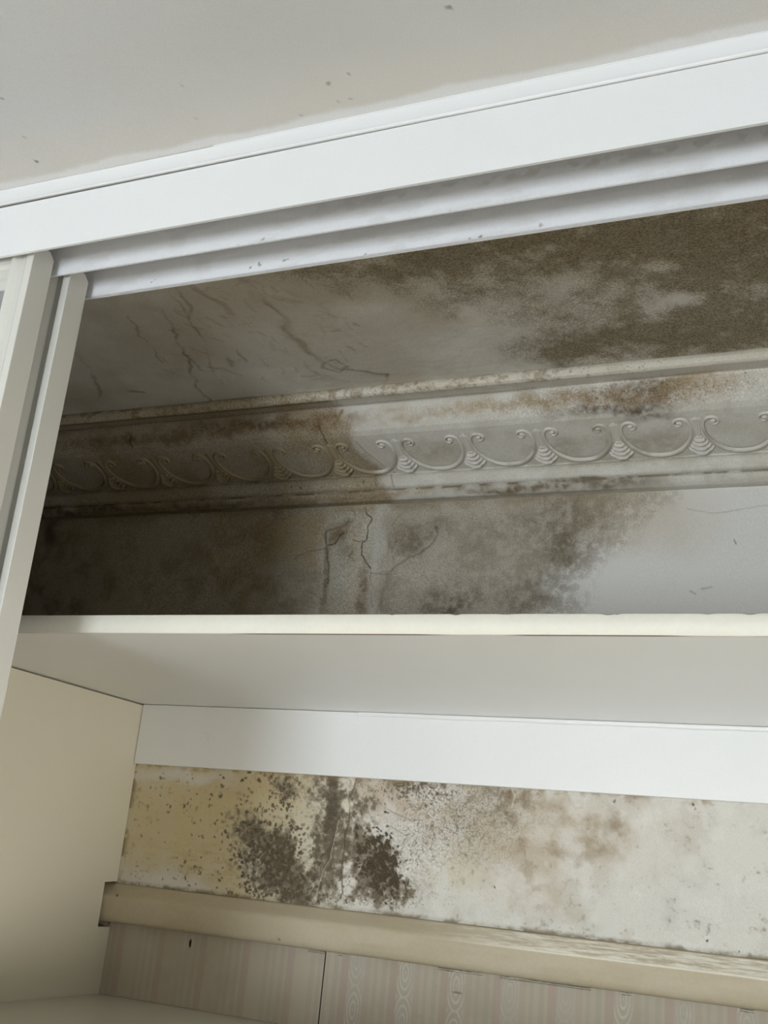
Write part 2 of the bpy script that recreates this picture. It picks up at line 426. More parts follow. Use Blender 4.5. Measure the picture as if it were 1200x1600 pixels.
# repaired, flaking strip
ps = onwall(545, 880); Us, Vs = U * .6 + Uw * .4 + (n3 - .5) * .006, V * .6 + Vw * .4
strip = sstep(.046, .034, np.abs(Us - ps[0] + (V - ps[1]) * .02))
col = mixc(col, (184, 171, 146), strip * .9)
for p, r, rot, c, a in (((535, 905), (.020, .05), 0, (186, 184, 172), .6), ((470, 795), (.06, .007), .05, (190, 188, 176), .55), ((535, 812), (.02, .008), .3, (186, 184, 172), .5), ((575, 835), (.010, .03), 0, (206, 198, 182), .55), ((534, 835), (.024, .016), .3, (112, 92, 64), .75),
                       ((553, 828), (.006, .02), 0, (204, 196, 178), .6), ((572, 930), (.009, .05), 0, (112, 96, 68), .7), ((588, 900), (.008, .06), 0, (196, 186, 168), .55), ((548, 866), (.012, .014), 0, (126, 110, 84), .5), ((585, 855), (.012, .035), 0, (192, 190, 178), .5),
                       ((511, 900), (.006, .06), 0, (116, 100, 72), .65), ((525, 885), (.016, .02), 0, (184, 180, 166), .4), ((640, 900), (.05, .014), .5, (190, 182, 166), .35), ((665, 838), (.03, .022), .5, (126, 113, 90), .5), ((683, 848), (.010, .012), .6, (196, 188, 170), .5),
                       ((610, 905), (.016, .02), 0, (126, 112, 88), .4), ((596, 935), (.01, .025), 0, (120, 106, 82), .45), ((620, 800), (.06, .012), 0, (190, 182, 164), .4), ((700, 798), (.08, .012), .05, (186, 178, 160), .4)):
    col = mixc(col, c, blob(Us, Vs, onwall(*p), r, rot, .8) * a * (.55 + .45 * sstep(.4, .6, n3)))
for pp, wd, c, a, dz in (
        (((571, 792), (573, 802), (577, 806), (581, 812), (575, 824), (574, 843), (566, 848), (566, 868), (572, 878), (580, 888)), .0007, (58, 46, 32), .8, .0016),
        (((580, 888), (579, 905), (583, 920), (579, 935), (582, 950)), .0006, (104, 90, 66), .4, .0008),
        (((553, 844), (562, 846), (574, 843)), .0006, (70, 58, 42), .6, .0008),
        (((513, 852), (525, 850), (531, 838), (538, 834)), .0007, (52, 40, 28), .85, .0015), (((545, 818), (556, 812), (553, 800), (543, 798)), .0006, (92, 78, 54), .45, .0006),
        (((508, 832), (509, 848), (513, 865), (515, 885), (513, 910)), .0012, (96, 80, 54), .6, .0008),
        (((508, 831), (522, 827), (540, 822), (546, 812)), .0009, (90, 74, 50), .5, .0008),
        (((682, 824), (683, 835), (677, 850), (668, 858), (650, 868), (640, 873), (622, 884), (610, 894)), .0007, (92, 78, 56), .55, .0018),
        (((670, 824), (682, 824)), .0007, (112, 98, 74), .35, .0006),
        (((462, 872), (466, 868), (485, 861), (508, 857)), .0006, (84, 72, 54), .5, .0004), (((578, 897), (590, 895), (606, 897)), .0006, (100, 86, 64), .5, .0006),
        (((625, 802), (614, 822), (622, 845), (612, 862), (618, 880)), .0006, (124, 110, 86), .4, .0005), (((640, 850), (632, 868), (648, 872)), .0005, (124, 110, 86), .4, .0005), (((553, 862), (548, 870), (556, 878)), .0008, (90, 76, 54), .5, .0005),
        (((1075, 795), (1092, 799), (1120, 800), (1150, 796), (1175, 793), (1200, 790)), .0005, (150, 142, 130), .4, .0002),
        (((1095, 919), (1103, 918), (1112, 917)), .0009, (140, 132, 118), .45, 0), (((1078, 923), (1086, 926)), .0011, (150, 142, 128), .4, 0),
        (((1149, 842), (1151, 849)), .0008, (110, 98, 80), .6, 0)):
    q = pts(onwall, *pp); d = pdist(U + wu * .12 + (n3 - .5) * .004, V + wv * .12 + (n2 - .5) * .006, q)
    col = mixc(col, c, (1 - sstep(wd * .6, wd * 2.0, d)) * a)
    relief += (1 - sstep(0, wd * 2.5, d)) * dz                       # opened joint
# lifted flake edge
fl = pts(onwall, (508, 832), (512, 855), (515, 880), (512, 920), (508, 955))
relief -= blob(U, V, onwall(640, 850), (.035, .03), .4, .25) * .002 + strip * .0015
relief += (n2 - .5) * .0016 * (field + strip)
# edge dirt, stain near the far corner
col = mixc(col, (92, 76, 54), blob(Uw, Vw, onwall(80, 838), (.014, .026), 0, .6) * .8)
col = mixc(col, (150, 134, 104), sstep(.553, .545, V) * 0 + sstep(.53, .552, V + (n2 - .5) * .03) * sstep(onwall(1000, 780)[0], onwall(900, 780)[0], Uw) * .5)
P = np.stack([U, np.full_like(U, YW), V], -1)
e = np.minimum(np.minimum(sstep(0, .02, U + 1.6), sstep(0, .02, .05 - U)), np.minimum(sstep(0, .012, V - .2), sstep(0, .012, .57 - V)))
P[..., 1] += relief * e
SPK = np.clip(field * .38 + gl * .2 + halo * .3 + strip * .25, 0, .5)
m.grid(P[:, ::-1], col[:, ::-1], SPK[:, ::-1])
# between the batten and the dado rail
us = np.linspace(-1.2, .05, 1389); vv = np.linspace(-.15, .14, 323); U, V = np.meshgrid(us, vv, indexing='ij')
wu = (fbm(U, V, .03, 41) - .5) * .03; wv = (fbm(U, V, .03, 42) - .5) * .03
Uw, Vw = U + wu, V + wv
n1 = fbm(U, V, .12, 43); n2 = fbm(U, V, .022, 44); n3 = fbm(U, V, .006, 45, 3)
col = np.tile(lin((216, 212, 202)), (*U.shape, 1)); relief = (fbm(U, V, .05, 46, 3) - .5) * .0016
xe = onwall(480, 1300)[0]
yel = sstep(xe + .14, xe - .08, Uw)
col = mixc(col, (208, 195, 160), yel * (.75 + .25 * sstep(.4, .6, n2)))
col = mixc(col, (196, 178, 132), yel * blob(Uw, Vw, onwall(320, 1280), (.14, .06), .05, .9) * .6)
col = mixc(col, (188, 164, 122), yel * blob(Uw, Vw, onwall(400, 1225), (.08, .02), .05, .9) * .45)
str_ = sstep(.5, .62, fbm(U * .25, V, .006, 48, 3))
col = mixc(col, (190, 168, 120), str_ * blob(Uw, Vw, onwall(310, 1350), (.08, .03), 0, .9) * .45)
for p, r, a in (((235, 1375), (.065, .020), .85), ((290, 1212), (.07, .009), .8), ((225, 1215), (.03, .008), .5), ((400, 1352), (.022, .022), .7), ((620, 1290), (.05, .03), .5), ((300, 1385), (.04, .01), .6)):
    col = mixc(col, (218, 214, 206), blob(Uw, Vw, onwall(*p), r, 0, .9) * a)
# brown clouds to the right
col = mixc(col, (196, 190, 176), sstep(.48, .66, n1 * .5 + n2 * .5) * .5 * (1 - yel))
col = mixc(col, (226, 223, 214), sstep(.55, .68, fbm(U, V, .03, 148)) * .4 * (1 - yel))
for p, r, rot, c, a in (((810, 1290), (.05, .06), 0, (188, 172, 148), .6), ((900, 1300), (.09, .045), .1, (186, 170, 146), .7), ((835, 1385), (.045, .02), -.4, (184, 168, 144), .6), ((955, 1290), (.03, .04), -.5, (166, 150, 126), .6),
                       ((700, 1260), (.09, .045), 0, (190, 174, 152), .55), ((800, 1245), (.03, .02), 0, (146, 130, 106), .7), ((860, 1265), (.035, .018), 0, (168, 152, 128), .6), ((1050, 1350), (.03, .04), 0, (200, 194, 182), .6),
                       ((720, 1370), (.05, .03), 0, (214, 204, 180), .6), ((760, 1300), (.04, .035), 0, (196, 184, 160), .5), ((600, 1240), (.05, .03), 0, (186, 164, 138), .6), ((1110, 1400), (.06, .03), 0, (206, 204, 200), .5)):
    col = mixc(col, c, blob(Uw + wu, Vw + wv, onwall(*p), r, rot, .9) * a * (.35 + .8 * sstep(.38, .62, n2 * .6 + n1 * .4)))
for pp, wd, a in ((((795, 1225), (800, 1245), (806, 1262), (810, 1290), (816, 1330)), .007, .4), (((860, 1310), (900, 1355), (930, 1335), (945, 1300), (960, 1275)), .008, .35), (((850, 1320), (870, 1330), (890, 1312), (880, 1300)), .003, .3),
                  (((820, 1360), (835, 1395), (842, 1410)), .008, .35)):
    col = mixc(col, (140, 124, 100), (1 - sstep(wd * .2, wd * 1.6, pdist(U + wu, V + wv, pts(onwall, *pp)))) * a * sstep(.3, .6, n2))
# dense growth
mass = np.zeros_like(U)
for p, r, rot, a in (((521, 1285), (.014, .075), .08, .95), ((435, 1345), (.06, .045), -.5, .72), ((400, 1310), (.045, .028), -.2, .62), ((480, 1300), (.03, .035), 0, .45), ((460, 1385), (.075, .024), -.1, .72), ((590, 1358), (.028, .045), .2, .78), ((555, 1380), (.055, .025), 0, .55),
                     ((560, 1275), (.03, .05), 0, .42), ((610, 1390), (.03, .02), 0, .55), ((640, 1225), (.05, .015), 0, .3), ((545, 1330), (.035, .065), 0, .66), ((495, 1350), (.035, .055), 0, .62), ((470, 1345), (.03, .04), 0, .5), ((445, 1230), (.025, .018), 0, .4), ((505, 1235), (.03, .03), 0, .45)):
    mass = np.maximum(mass, blob(Uw, Vw, onwall(*p), r, rot, .9) * a)
for p, r, rot, a in (((478, 1330), (.016, .020), .3, .55), ((545, 1370), (.007, .025), -.2, .6), ((570, 1228), (.008, .016), 0, .8), ((492, 1390), (.012, .014), 0, .4), ((474, 1290), (.014, .022), -.2, .7), ((540, 1256), (.006, .008), 0, .8)):
    mass *= 1 - blob(Uw, Vw, onwall(*p), r, rot, .7) * a
edge_ = mass + (n2 - .5) * .55 + (n3 - .5) * .75
col = mixc(col, (160, 149, 128), sstep(.12, .42, edge_) * .75)
col = mixc(col, (126, 115, 97), sstep(.32, .6, edge_) * .85)
col = mixc(col, (110, 100, 84), sstep(.6, .95, edge_) * .8)
col = mixc(col, (84, 75, 61), blob(Uw, Vw, onwall(519, 1275), (.011, .06), .08, .7) * .6 * (.4 + .6 * sstep(.3, .6, n3)))
cell = fbm(U, V, .0055, 47, 2)
col = mixc(col, (98, 88, 72), sstep(.50, .58, cell) * sstep(.25, .55, edge_) * .6)
# fine worm-like growth on the right of the crack
worm = 1 - sstep(.018, .06, np.abs(fbm(U + wu * .2, V + wv * .2, .0075, 49, 2) - .5))
wm = np.clip(blob(Uw, Vw, onwall(735, 1270), (.08, .06), .1, .9) + blob(Uw, Vw, onwall(660, 1290), (.05, .05), 0, .9) * .6 + blob(Uw, Vw, onwall(640, 1350), (.04, .05), 0, .9) * .35, 0, 1)
col = mixc(col, (118, 104, 84), worm * wm * .62)
col = mixc(col, (150, 138, 116), blob(Uw, Vw, onwall(745, 1275), (.05, .05), .1, .9) * .35)
col = mixc(col, (112, 98, 76), blob(Uw + wu, Vw + wv, onwall(790, 1240), (.03, .018), -.3, .9) * .6 * sstep(.35, .6, n2 * .5 + n3 * .5))
# colony spots, thinning to the left
cc, rr, aa = [], [], []
r4 = np.random.default_rng(9)


def scatter(n, px0, px1, py0, py1, rmin, rmax, amin, amax, dens=None):
    k = 0; tries = 0
    while k < n and tries < 60 * n:
        tries += 1
        px, py = r4.uniform(px0, px1), r4.uniform(py0, py1)
        if dens and r4.random() > dens(px, py): continue
        cl = r4.integers(1, 4) if r4.random() < .3 else 1
        for _ in range(cl):
            cc.append(onwall(px, py)); rr.append(rmin + (rmax - rmin) * r4.random() ** 1.8); aa.append(r4.uniform(amin, amax)); k += 1
            px += r4.normal(0, 4); py += r4.normal(0, 4)


scatter(60, 205, 300, 1205, 1400, .0010, .0024, .3, .8)
scatter(250, 250, 460, 1205, 1420, .0014, .0034, .5, .95, lambda a, b: .12 + .88 * ((a - 250) / 210) ** 1.4)
scatter(420, 370, 520, 1240, 1415, .0014, .0034, .5, .95, lambda a, b: math.exp(-((a - 440) / 50) ** 2 - ((b - 1330 - (a - 400) * .35) / 55) ** 2))
scatter(150, 380, 640, 1370, 1415, .001, .0024, .5, .9)
scatter(240, 590, 720, 1210, 1270, .0010, .0025, .4, .85, lambda a, b: math.exp(-((a - 645) / 45) ** 2 - ((b - 1230) / 20) ** 2))
scatter(80, 420, 470, 1212, 1250, .0010, .0024, .4, .85)
scatter(120, 600, 665, 1330, 1420, .0007, .0020, .5, .9, lambda a, b: math.exp(-((a - 618) / 26) ** 2))
spots(col, us, vv, cc, rr, (96, 85, 66), aa, 3)
cc, rr, aa = [], [], []
scatter(300, 555, 650, 1290, 1415, .0014, .0040, .8, 1., lambda a, b: math.exp(-((a - 594) / 26) ** 2 - ((b - 1345 - (a - 594) * .8) / 36) ** 2))
spots(col, us, vv, cc, rr, (80, 70, 54), aa, 5)
cc, rr, aa = [], [], []
scatter(500, 640, 830, 1215, 1380, .0006, .0013, .25, .6, lambda a, b: math.exp(-((a - 710) / 55) ** 2 - ((b - 1270) / 45) ** 2))
scatter(600, 480, 600, 1225, 1415, .0006, .0013, .3, .7)
scatter(200, 600, 720, 1300, 1420, .0005, .001, .2, .5)
scatter(40, 640, 1200, 1260, 1480, .0005, .0009, .2, .5)
spots(col, us, vv, cc, rr, (98, 86, 68), aa, 4)
spots(col, us, vv, pts(onwall, (1083, 1257), (1105, 1470), (773, 1386), (960, 1252), (1155, 1487), (602, 1269)), [.0018, .0016, .0015, .0022, .0012, .0018], (52, 42, 32), [.9, .9, .8, .6, .7, .9])
# brown flecks along the panel and the batten, grime along the rail
xp = -.7397 * YW
col = mixc(col, (112, 98, 72), sstep(.012, .0, U - xp) * sstep(.48, .6, n2) * .6)     # darker specks by the panel
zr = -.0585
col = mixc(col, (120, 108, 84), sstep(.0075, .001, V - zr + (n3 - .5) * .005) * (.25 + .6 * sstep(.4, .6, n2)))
col = mixc(col, (150, 128, 92), sstep(.116, .1245, V + (n3 - .5) * .006) * .55 * sstep(.42, .6, n2))
# cracks in the patched strip
for pp, wd, c, a, dz in (
        (((556, 1217), (552, 1232), (544, 1248), (546, 1262), (545, 1282), (540, 1300), (538, 1330), (534, 1360), (536, 1395)), .0011, (96, 84, 66), .7, .0015),
        (((530, 1282), (524, 1310), (517, 1342), (506, 1360), (498, 1388), (492, 1412)), .0007, (222, 214, 196), .35, -.0012),
        (((605, 1265), (620, 1272), (640, 1280), (660, 1282)), .0008, (140, 124, 100), .5, .0004), (((600, 1268), (607, 1270)), .001, (80, 66, 50), .8, 0),
        (((610, 1290), (640, 1310), (620, 1340)), .0008, (150, 134, 112), .5, .0004), (((640, 1275), (655, 1262), (668, 1240)), .0007, (150, 134, 112), .4, .0004),
        (((800, 1232), (805, 1245), (800, 1260)), .0012, (214, 206, 190), .5, -.0006)):
    d = pdist(U + wu * .1, V + wv * .1, pts(onwall, *pp)); col = mixc(col, c, (1 - sstep(wd * .5, wd * 1.6, d)) * a); relief += (1 - sstep(0, wd * 2, d)) * dz
col = mixc(col, (222, 212, 190), blob(Uw, Vw, onwall(540, 1256), (.006, .008), 0, .6) * .6)
relief -= blob(Uw, Vw, onwall(525, 1330), (.03, .09), .08, .5) * .0016 + mass * (n3 - .5) * .0012
SPK = np.clip(.45 * mass + .4 * wm, 0, .6)
P = np.stack([U, np.full_like(U, YW), V], -1)
e = np.minimum(np.minimum(sstep(0, .02, U + 1.2), sstep(0, .02, .05 - U)), np.minimum(sstep(0, .01, V + .15), sstep(0, .01, .14 - V)))
P[..., 1] += relief * e
m.grid(P[:, ::-1], col[:, ::-1], SPK[:, ::-1])
wall = m.build('wall_back', M['plaster'], smooth=True); tag(wall, 'back wall of the wardrobe, stained with mildew and cracked', kind='structure')

# striped paper below the rail, two sheets with an open butt joint
XJ = -.4907 * YW; GP = .0737


def paper(xa, xb, za, zb, seed, ovals):
    nx = int((xb - xa) / .001) + 1; nz = int((zb - za) / .0012) + 1
    us = np.linspace(xa, xb, nx); vv = np.linspace(za, zb, nz); U, V = np.meshgrid(us, vv, indexing='ij')
    col = np.tile(lin((198, 188, 168)), (*U.shape, 1)); n2 = fbm(U, V, .05, seed)
    ph = ((U + .5394 + (0 if ovals else .012)) / GP) % 1.0                       # 0 at the moire column
    d = np.abs((ph + .5) % 1.0 - .5) * GP
    st = lambda c, hw: 1 - sstep(hw * .7, hw * 1.1, np.abs((ph - c + .5) % 1.0 - .5) * GP)
    col = mixc(col, (186, 163, 150), st(-.23, .0065) * .55); col = mixc(col, (188, 172, 158), st(.24, .0045) * .4)
    col = mixc(col, (178, 170, 154), st(-.42, .004) * .4); col = mixc(col, (178, 170, 154), st(.40, .003) * .35)
    if ovals:
        rows = (V + .12 + .02 * vnoise(np.floor((U + .5394) / GP + .5) * 3.7, V * 0, 77)) / .062 % 1.0
        rv = (np.abs((rows + .5) % 1.0 - .5)) * .062
        q = np.hypot(d / .0085, rv / .022)
        ring = .5 + .5 * np.cos(q * 6.283 * 2.1)
        inb = 1 - sstep(.0105, .0125, d)
        col = mixc(col, (188, 182, 168), inb * .4)
        col = mixc(col, (226, 221, 208), inb * sstep(.6, .95, ring) * (.15 + .55 * sstep(.35, .6, n2)))
    col = mixc(col, (178, 166, 144), sstep(.45, .7, n2) * .35)
    P = np.stack([U, np.full_like(U, YW - .0012), V], -1)
    tear = -.0022 * sstep(.66, .74, fbm(U, V * 0, .05, seed + 3, 2)) + .0004 * (n2 - .5)
    P[:, -3:, 2] += tear[:, -3:]; P[..., 1] += (n2 - .5) * .0008
    if not ovals:
        c0 = onwall(298, 1474)
        q = np.hypot((U - c0[0]) / .0022, (V - c0[1]) / .007); col = mixc(col, (24, 18, 14), 1 - sstep(.75, 1.05, q))
    else:
        c0 = onwall(715, 1551)
        q = np.hypot((U - c0[0]) / .010, (V - c0[1]) / .0022) + n2 - .5; col = mixc(col, (120, 110, 96), (1 - sstep(.6, 1.1, q)) * .7)
    mm = MB().grid(P[:, ::-1], col[:, ::-1])
    return mm.build('wallpaper_sheet', M['paper'], wall, smooth=True)


p1 = paper(-1.11, XJ - .0009, -.217, -.1145, 61, False); p1['label'] = 'faded pink striped wallpaper'
p2 = paper(XJ + .0009, .1, -.217, -.1145, 62, True); p2['label'] = 'pink striped wallpaper with white watered columns'
MB().box(XJ - .003, XJ + .003, YW - .0004, YW, -.217, -.116).build('joint_gap', M['dark'], wall)

# ------------------------------------------------------------------ plaster cornice
# profile (y, z) from the ceiling down to the wall
prof = [(1.340, .6775), (1.336, .6745), (1.3335, .669), (1.334, .662), (1.339, .6595), (1.344, .6600), (1.350, .6605), (1.366, .6615)]
prof += [(1.367, .659), (1.3665, .654), (1.3670, .648), (1.3690, .640), (1.3725, .631), (1.378, .6235), (1.386, .6180), (1.396, .6142)]
prof += [(1.396 + .078 * t, .6142 - .0252 * t) for t in np.linspace(.08, 1, 12)]
prof += [(1.4735, .5878), (1.4705, .5850), (1.4690, .580), (1.4695, .574), (1.4715, .5680), (1.4745, .5655), (1.4775, .5650)]
prof += [(1.4775, .5635), (1.4765, .5605), (1.4770, .5570), (1.4800, .5530), (1.4860, .5495), (1.4930, .5485), (1.5005, .5488)]
prof = np.array(prof); seg = np.concatenate([[0], np.cumsum(np.hypot(*np.diff(prof, axis=0).T))])
s_ = np.linspace(0, seg[-1], 190)
py_, pz_ = np.interp(s_, seg, prof[:, 0]), np.interp(s_, seg, prof[:, 1])
ratio = pz_ / py_
us = np.linspace(-1.6, .1, 1134); U, S = np.meshgrid(us, s_, indexing='ij')


def onmould(px, py):
    a = ray(px, py); t = a[2] / a[1]; i = int(np.argmin(np.abs(ratio - t))); return a[0] / a[1] * py_[i], s_[i]


S0 = onmould(700, 601)[1]; SF = float(np.interp(1.0, [0, 1], [0, seg[7]]))
wu = (fbm(U, S, .03, 51) - .5) * .03; wv = (fbm(U, S, .03, 52) - .5) * .024; Uw, Sw = U + wu, S + wv
n1 = fbm(U, S, .12, 53); n2 = fbm(U, S, .02, 54); n3 = fbm(U, S, .006, 55, 3)
col = np.tile(lin((222, 217, 205)), (*U.shape, 1))
col = mixc(col, (196, 187, 168), sstep(.42, .66, n1 * .6 + n2 * .4) * .45)
xa = onmould(530, 640)[0]
q0, q1 = onmould(532, 640), onmould(602, 752)
lf = sstep(.012, -.012, Uw - q0[0] - (S - q0[1]) * (q1[0] - q0[0]) / (q1[1] - q0[1]))
col = mixc(col, (162, 145, 114), lf * (.62 + .3 * sstep(.35, .65, n1)))
bead = sstep(seg[5], seg[4], S)
col = mixc(col, (222, 212, 186), bead * .4)
col = mixc(col, (140, 116, 76), bead * sstep(.48, .66, n2 * .6 + n3 * .4) * sstep(-.25, -.45, U) * .6)
col = mixc(col, (96, 80, 52), sstep(.006, .0, np.abs(S - seg[5])) * lf * .6)
col = mixc(col, (80, 66, 46), sstep(.004, .0, np.abs(S - seg[7])) * .6 * sstep(-.3, -.5, Uw))
spk = np.random.default_rng(3)
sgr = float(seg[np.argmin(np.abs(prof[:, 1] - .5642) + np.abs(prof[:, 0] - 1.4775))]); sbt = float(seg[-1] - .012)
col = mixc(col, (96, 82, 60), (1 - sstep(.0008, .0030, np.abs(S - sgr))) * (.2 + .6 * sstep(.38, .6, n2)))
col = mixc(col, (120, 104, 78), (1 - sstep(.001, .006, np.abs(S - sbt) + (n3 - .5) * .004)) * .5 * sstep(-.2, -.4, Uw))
for (p, r, rot, c, a) in (((1000, 615), (.10, .016), 0, (128, 104, 72), .85), ((1040, 600), (.05, .014), 0, (112, 94, 68), .7), ((960, 640), (.07, .006), 0, (88, 74, 54), .85), ((1015, 650), (.035, .008), 0, (96, 82, 60), .7), ((870, 625), (.09, .012), 0, (160, 138, 104), .75),
                         ((740, 640), (.10, .007), 0, (178, 156, 120), .6), ((1090, 600), (.04, .02), 0, (196, 172, 132), .6), ((500, 660), (.06, .014), 0, (128, 98, 60), .8), ((440, 662), (.10, .010), 0, (116, 92, 58), .75), ((330, 668), (.10, .010), 0, (112, 90, 58), .7),
                         ((200, 690), (.14, .010), 0, (104, 84, 54), .75), ((640, 655), (.05, .005), 0, (170, 150, 118), .5), ((610, 640), (.03, .004), 0, (176, 150, 112), .4), ((990, 690), (.05, .02), 0, (150, 138, 116), .5), ((1060, 690), (.03, .02), 0, (176, 164, 142), .5),
                         ((690, 705), (.05, .02), 0, (166, 152, 130), .5), ((880, 700), (.03, .02), 0, (160, 148, 124), .5), ((860, 760), (.12, .008), 0, (112, 98, 74), .85), ((950, 750), (.06, .006), 0, (120, 106, 82), .75), ((770, 768), (.07, .005), 0, (124, 106, 76), .8), ((560, 775), (.06, .006), 0, (140, 116, 78), .6),
                         ((640, 770), (.05, .006), 0, (160, 138, 104), .6), ((930, 722), (.12, .01), 0, (172, 162, 142), .5), ((120, 800), (.15, .008), 0, (96, 72, 46), .8), ((330, 788), (.15, .006), 0, (108, 88, 58), .7), ((1120, 738), (.06, .006), 0, (186, 176, 158), .4)):
    cxy = onmould(*p)
    col = mixc(col, c, blob(Uw, Sw, cxy, r, rot, .9) * a * (.5 + .55 * sstep(.36, .62, n2 * .45 + n3 * .55)))
for pp, wd, c, a in ((((535, 640), (530, 652), (522, 664)), .002, (128, 98, 62), .6), (((498, 665), (505, 680), (512, 694)), .0012, (78, 64, 46), .7), (((556, 690), (572, 706), (585, 716), (600, 728)), .0012, (150, 138, 118), .6),
                     (((545, 705), (560, 712), (575, 724)), .0014, (140, 126, 104), .5), (((588, 742), (588, 760)), .0012, (130, 118, 98), .6), (((612, 742), (616, 760)), .0012, (136, 124, 104), .6), (((205, 680), (203, 690), (207, 698)), .0016, (70, 56, 38), .7)):
    d = pdist(U, S, pts(onmould, *pp)); col = mixc(col, c, (1 - sstep(wd * .5, wd * 1.6, d)) * a)
spots(col, us, s_, pts(onmould, (568, 752), (616, 738), (652, 764), (455, 760), (470, 762), (742, 601), (970, 594), (1165, 582)), [.0018, .0015, .0015, .0016, .0016, .0012, .0012, .0015], (50, 40, 30), [.9, .8, .8, .7, .7, .6, .6, .6])
cc = [(spk.uniform(-1.1, -.25), spk.uniform(seg[1], seg[5])) for k in range(420)]
spots(col, us, s_, cc, spk.uniform(.0006, .0013, 420), (96, 78, 50), spk.uniform(.2, .7, 420))
bu = onmould(1000, 612)
cc = [(bu[0] + spk.normal(0, .06), bu[1] + spk.normal(0, .010)) for k in range(380)]
spots(col, us, s_, cc, spk.uniform(.0006, .0013, 380), (84, 68, 46), spk.uniform(.2, .6, 380))
nrm = np.stack([np.gradient(pz_), -np.gradient(py_)], 1); nrm /= np.linalg.norm(nrm, axis=1)[:, None]
dsp = ((fbm(U, S, .10, 57, 3) - .5) * .0018 + (n2 - .5) * .0006) * sstep(0, .004, S) * sstep(0, .004, seg[-1] - S)
edge = (fbm(U, S * 0, .03, 58, 4) - .5) * .004 * np.exp(-S / .004)
P = np.stack([U, py_[None] + nrm[None, :, 0] * dsp + edge, pz_[None] + nrm[None, :, 1] * dsp], -1)
SPK = np.clip(.15 + .5 * lf + .4 * blob(Uw, Sw, onmould(960, 620), (.2, .02), 0, .9), 0, .6)
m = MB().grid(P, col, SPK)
for a, b in ((XL, -1.6), (.1, XR)):
    pa = np.array([[(x, y, z) for y, z in prof] for x in (a, b)]); m.grid(pa, np.tile(lin((222, 219, 211)), (2, len(prof), 1)))
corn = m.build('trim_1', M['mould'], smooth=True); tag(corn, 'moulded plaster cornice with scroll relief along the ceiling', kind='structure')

# relief ornament on the soffit of the cornice: u along the wall, v up the slope, h outwards
OB = np.array([1.474, .589]); OD = np.array([-.078, .025]) / math.hypot(.078, .025); ON = np.array([-OD[1], OD[0]]) * 1.0
ON = np.array([-.3052, -.9523])


def orn(u, v, h, x):
    return (x + u, OB[0] + OD[0] * v + ON[0] * h, OB[1] + OD[1] * v + ON[1] * h)


half = np.array([(0, 6.4, 5.4), (8, 6.9, 5.3), (16, 8.8, 5.0), (25, 13.6, 4.6), (33, 21, 4.0), (40, 31, 3.3), (44.5, 42, 2.6), (46.5, 53, 2.2), (46.6, 63, 2.0), (45, 71.5, 1.9), (41, 78, 1.9), (35.5, 80.2, 1.8), (29.5, 79, 1.8), (25.6, 74.6, 1.7),
                 (25.8, 69, 1.6), (29.4, 65.6, 1.6), (33.8, 66.2, 1.6), (35.4, 69.6, 1.7), (33.2, 72.4, 2.0), (30.8, 71.4, 2.2)]) / 1000


def catmull(p, n):
    out = []
    for i in range(len(p) - 1):
        a, b, c, d = p[max(i - 1, 0)], p[i], p[i + 1], p[min(i + 2, len(p) - 1)]
        for t in np.linspace(0, 1, n, endpoint=False):
            out.append(.5 * ((2 * b) + (-a + c) * t + (2 * a - 5 * b + 4 * c - d) * t * t + (-a + 3 * b - 3 * c + d) * t ** 3))
    out.append(p[-1]); return np.array(out)


full = catmull(np.concatenate([half[::-1] * [-1, 1, 1], half[1:]]), 3)


XB = onmould(582, 722)[0]


def stainc(xx):                                    # the same tide line crosses the ornament
    return mixc(np.tile(lin((220, 214, 202)), (*xx.shape, 1)), (166, 150, 120), sstep(.012, -.012, xx - XB))


def scroll(x, k):
    c = full; t = np.gradient(c[:, :2], axis=0); t /= np.linalg.norm(t, axis=1)[:, None]; nn = np.stack([-t[:, 1], t[:, 0]], 1)
    a = np.linspace(-1, 1, 7); wd = c[:, 2:3]
    h = np.sqrt(np.clip(1 - (a[None] * .98) ** 2, 0, 1)) * (.0022 + wd * .42) * (1 + .45 * a[None])
    uv = c[:, None, :2] + nn[:, None] * (a[None] * wd)[..., None]
    P = np.empty((*h.shape, 3)); q = orn(uv[..., 0], uv[..., 1], h - .0003, x); P[..., 0] = q[0]; P[..., 1] = q[1]; P[..., 2] = q[2]
    mm = (fbm(P[..., 0] + k, P[..., 1], .04, 71) - .5)
    col = mixc(stainc(P[..., 0]), (150, 138, 116), sstep(-.02, .18, mm) * .45)
    return MB().grid(P, col).build('scroll_swag', M['mould'], corn, smooth=True)


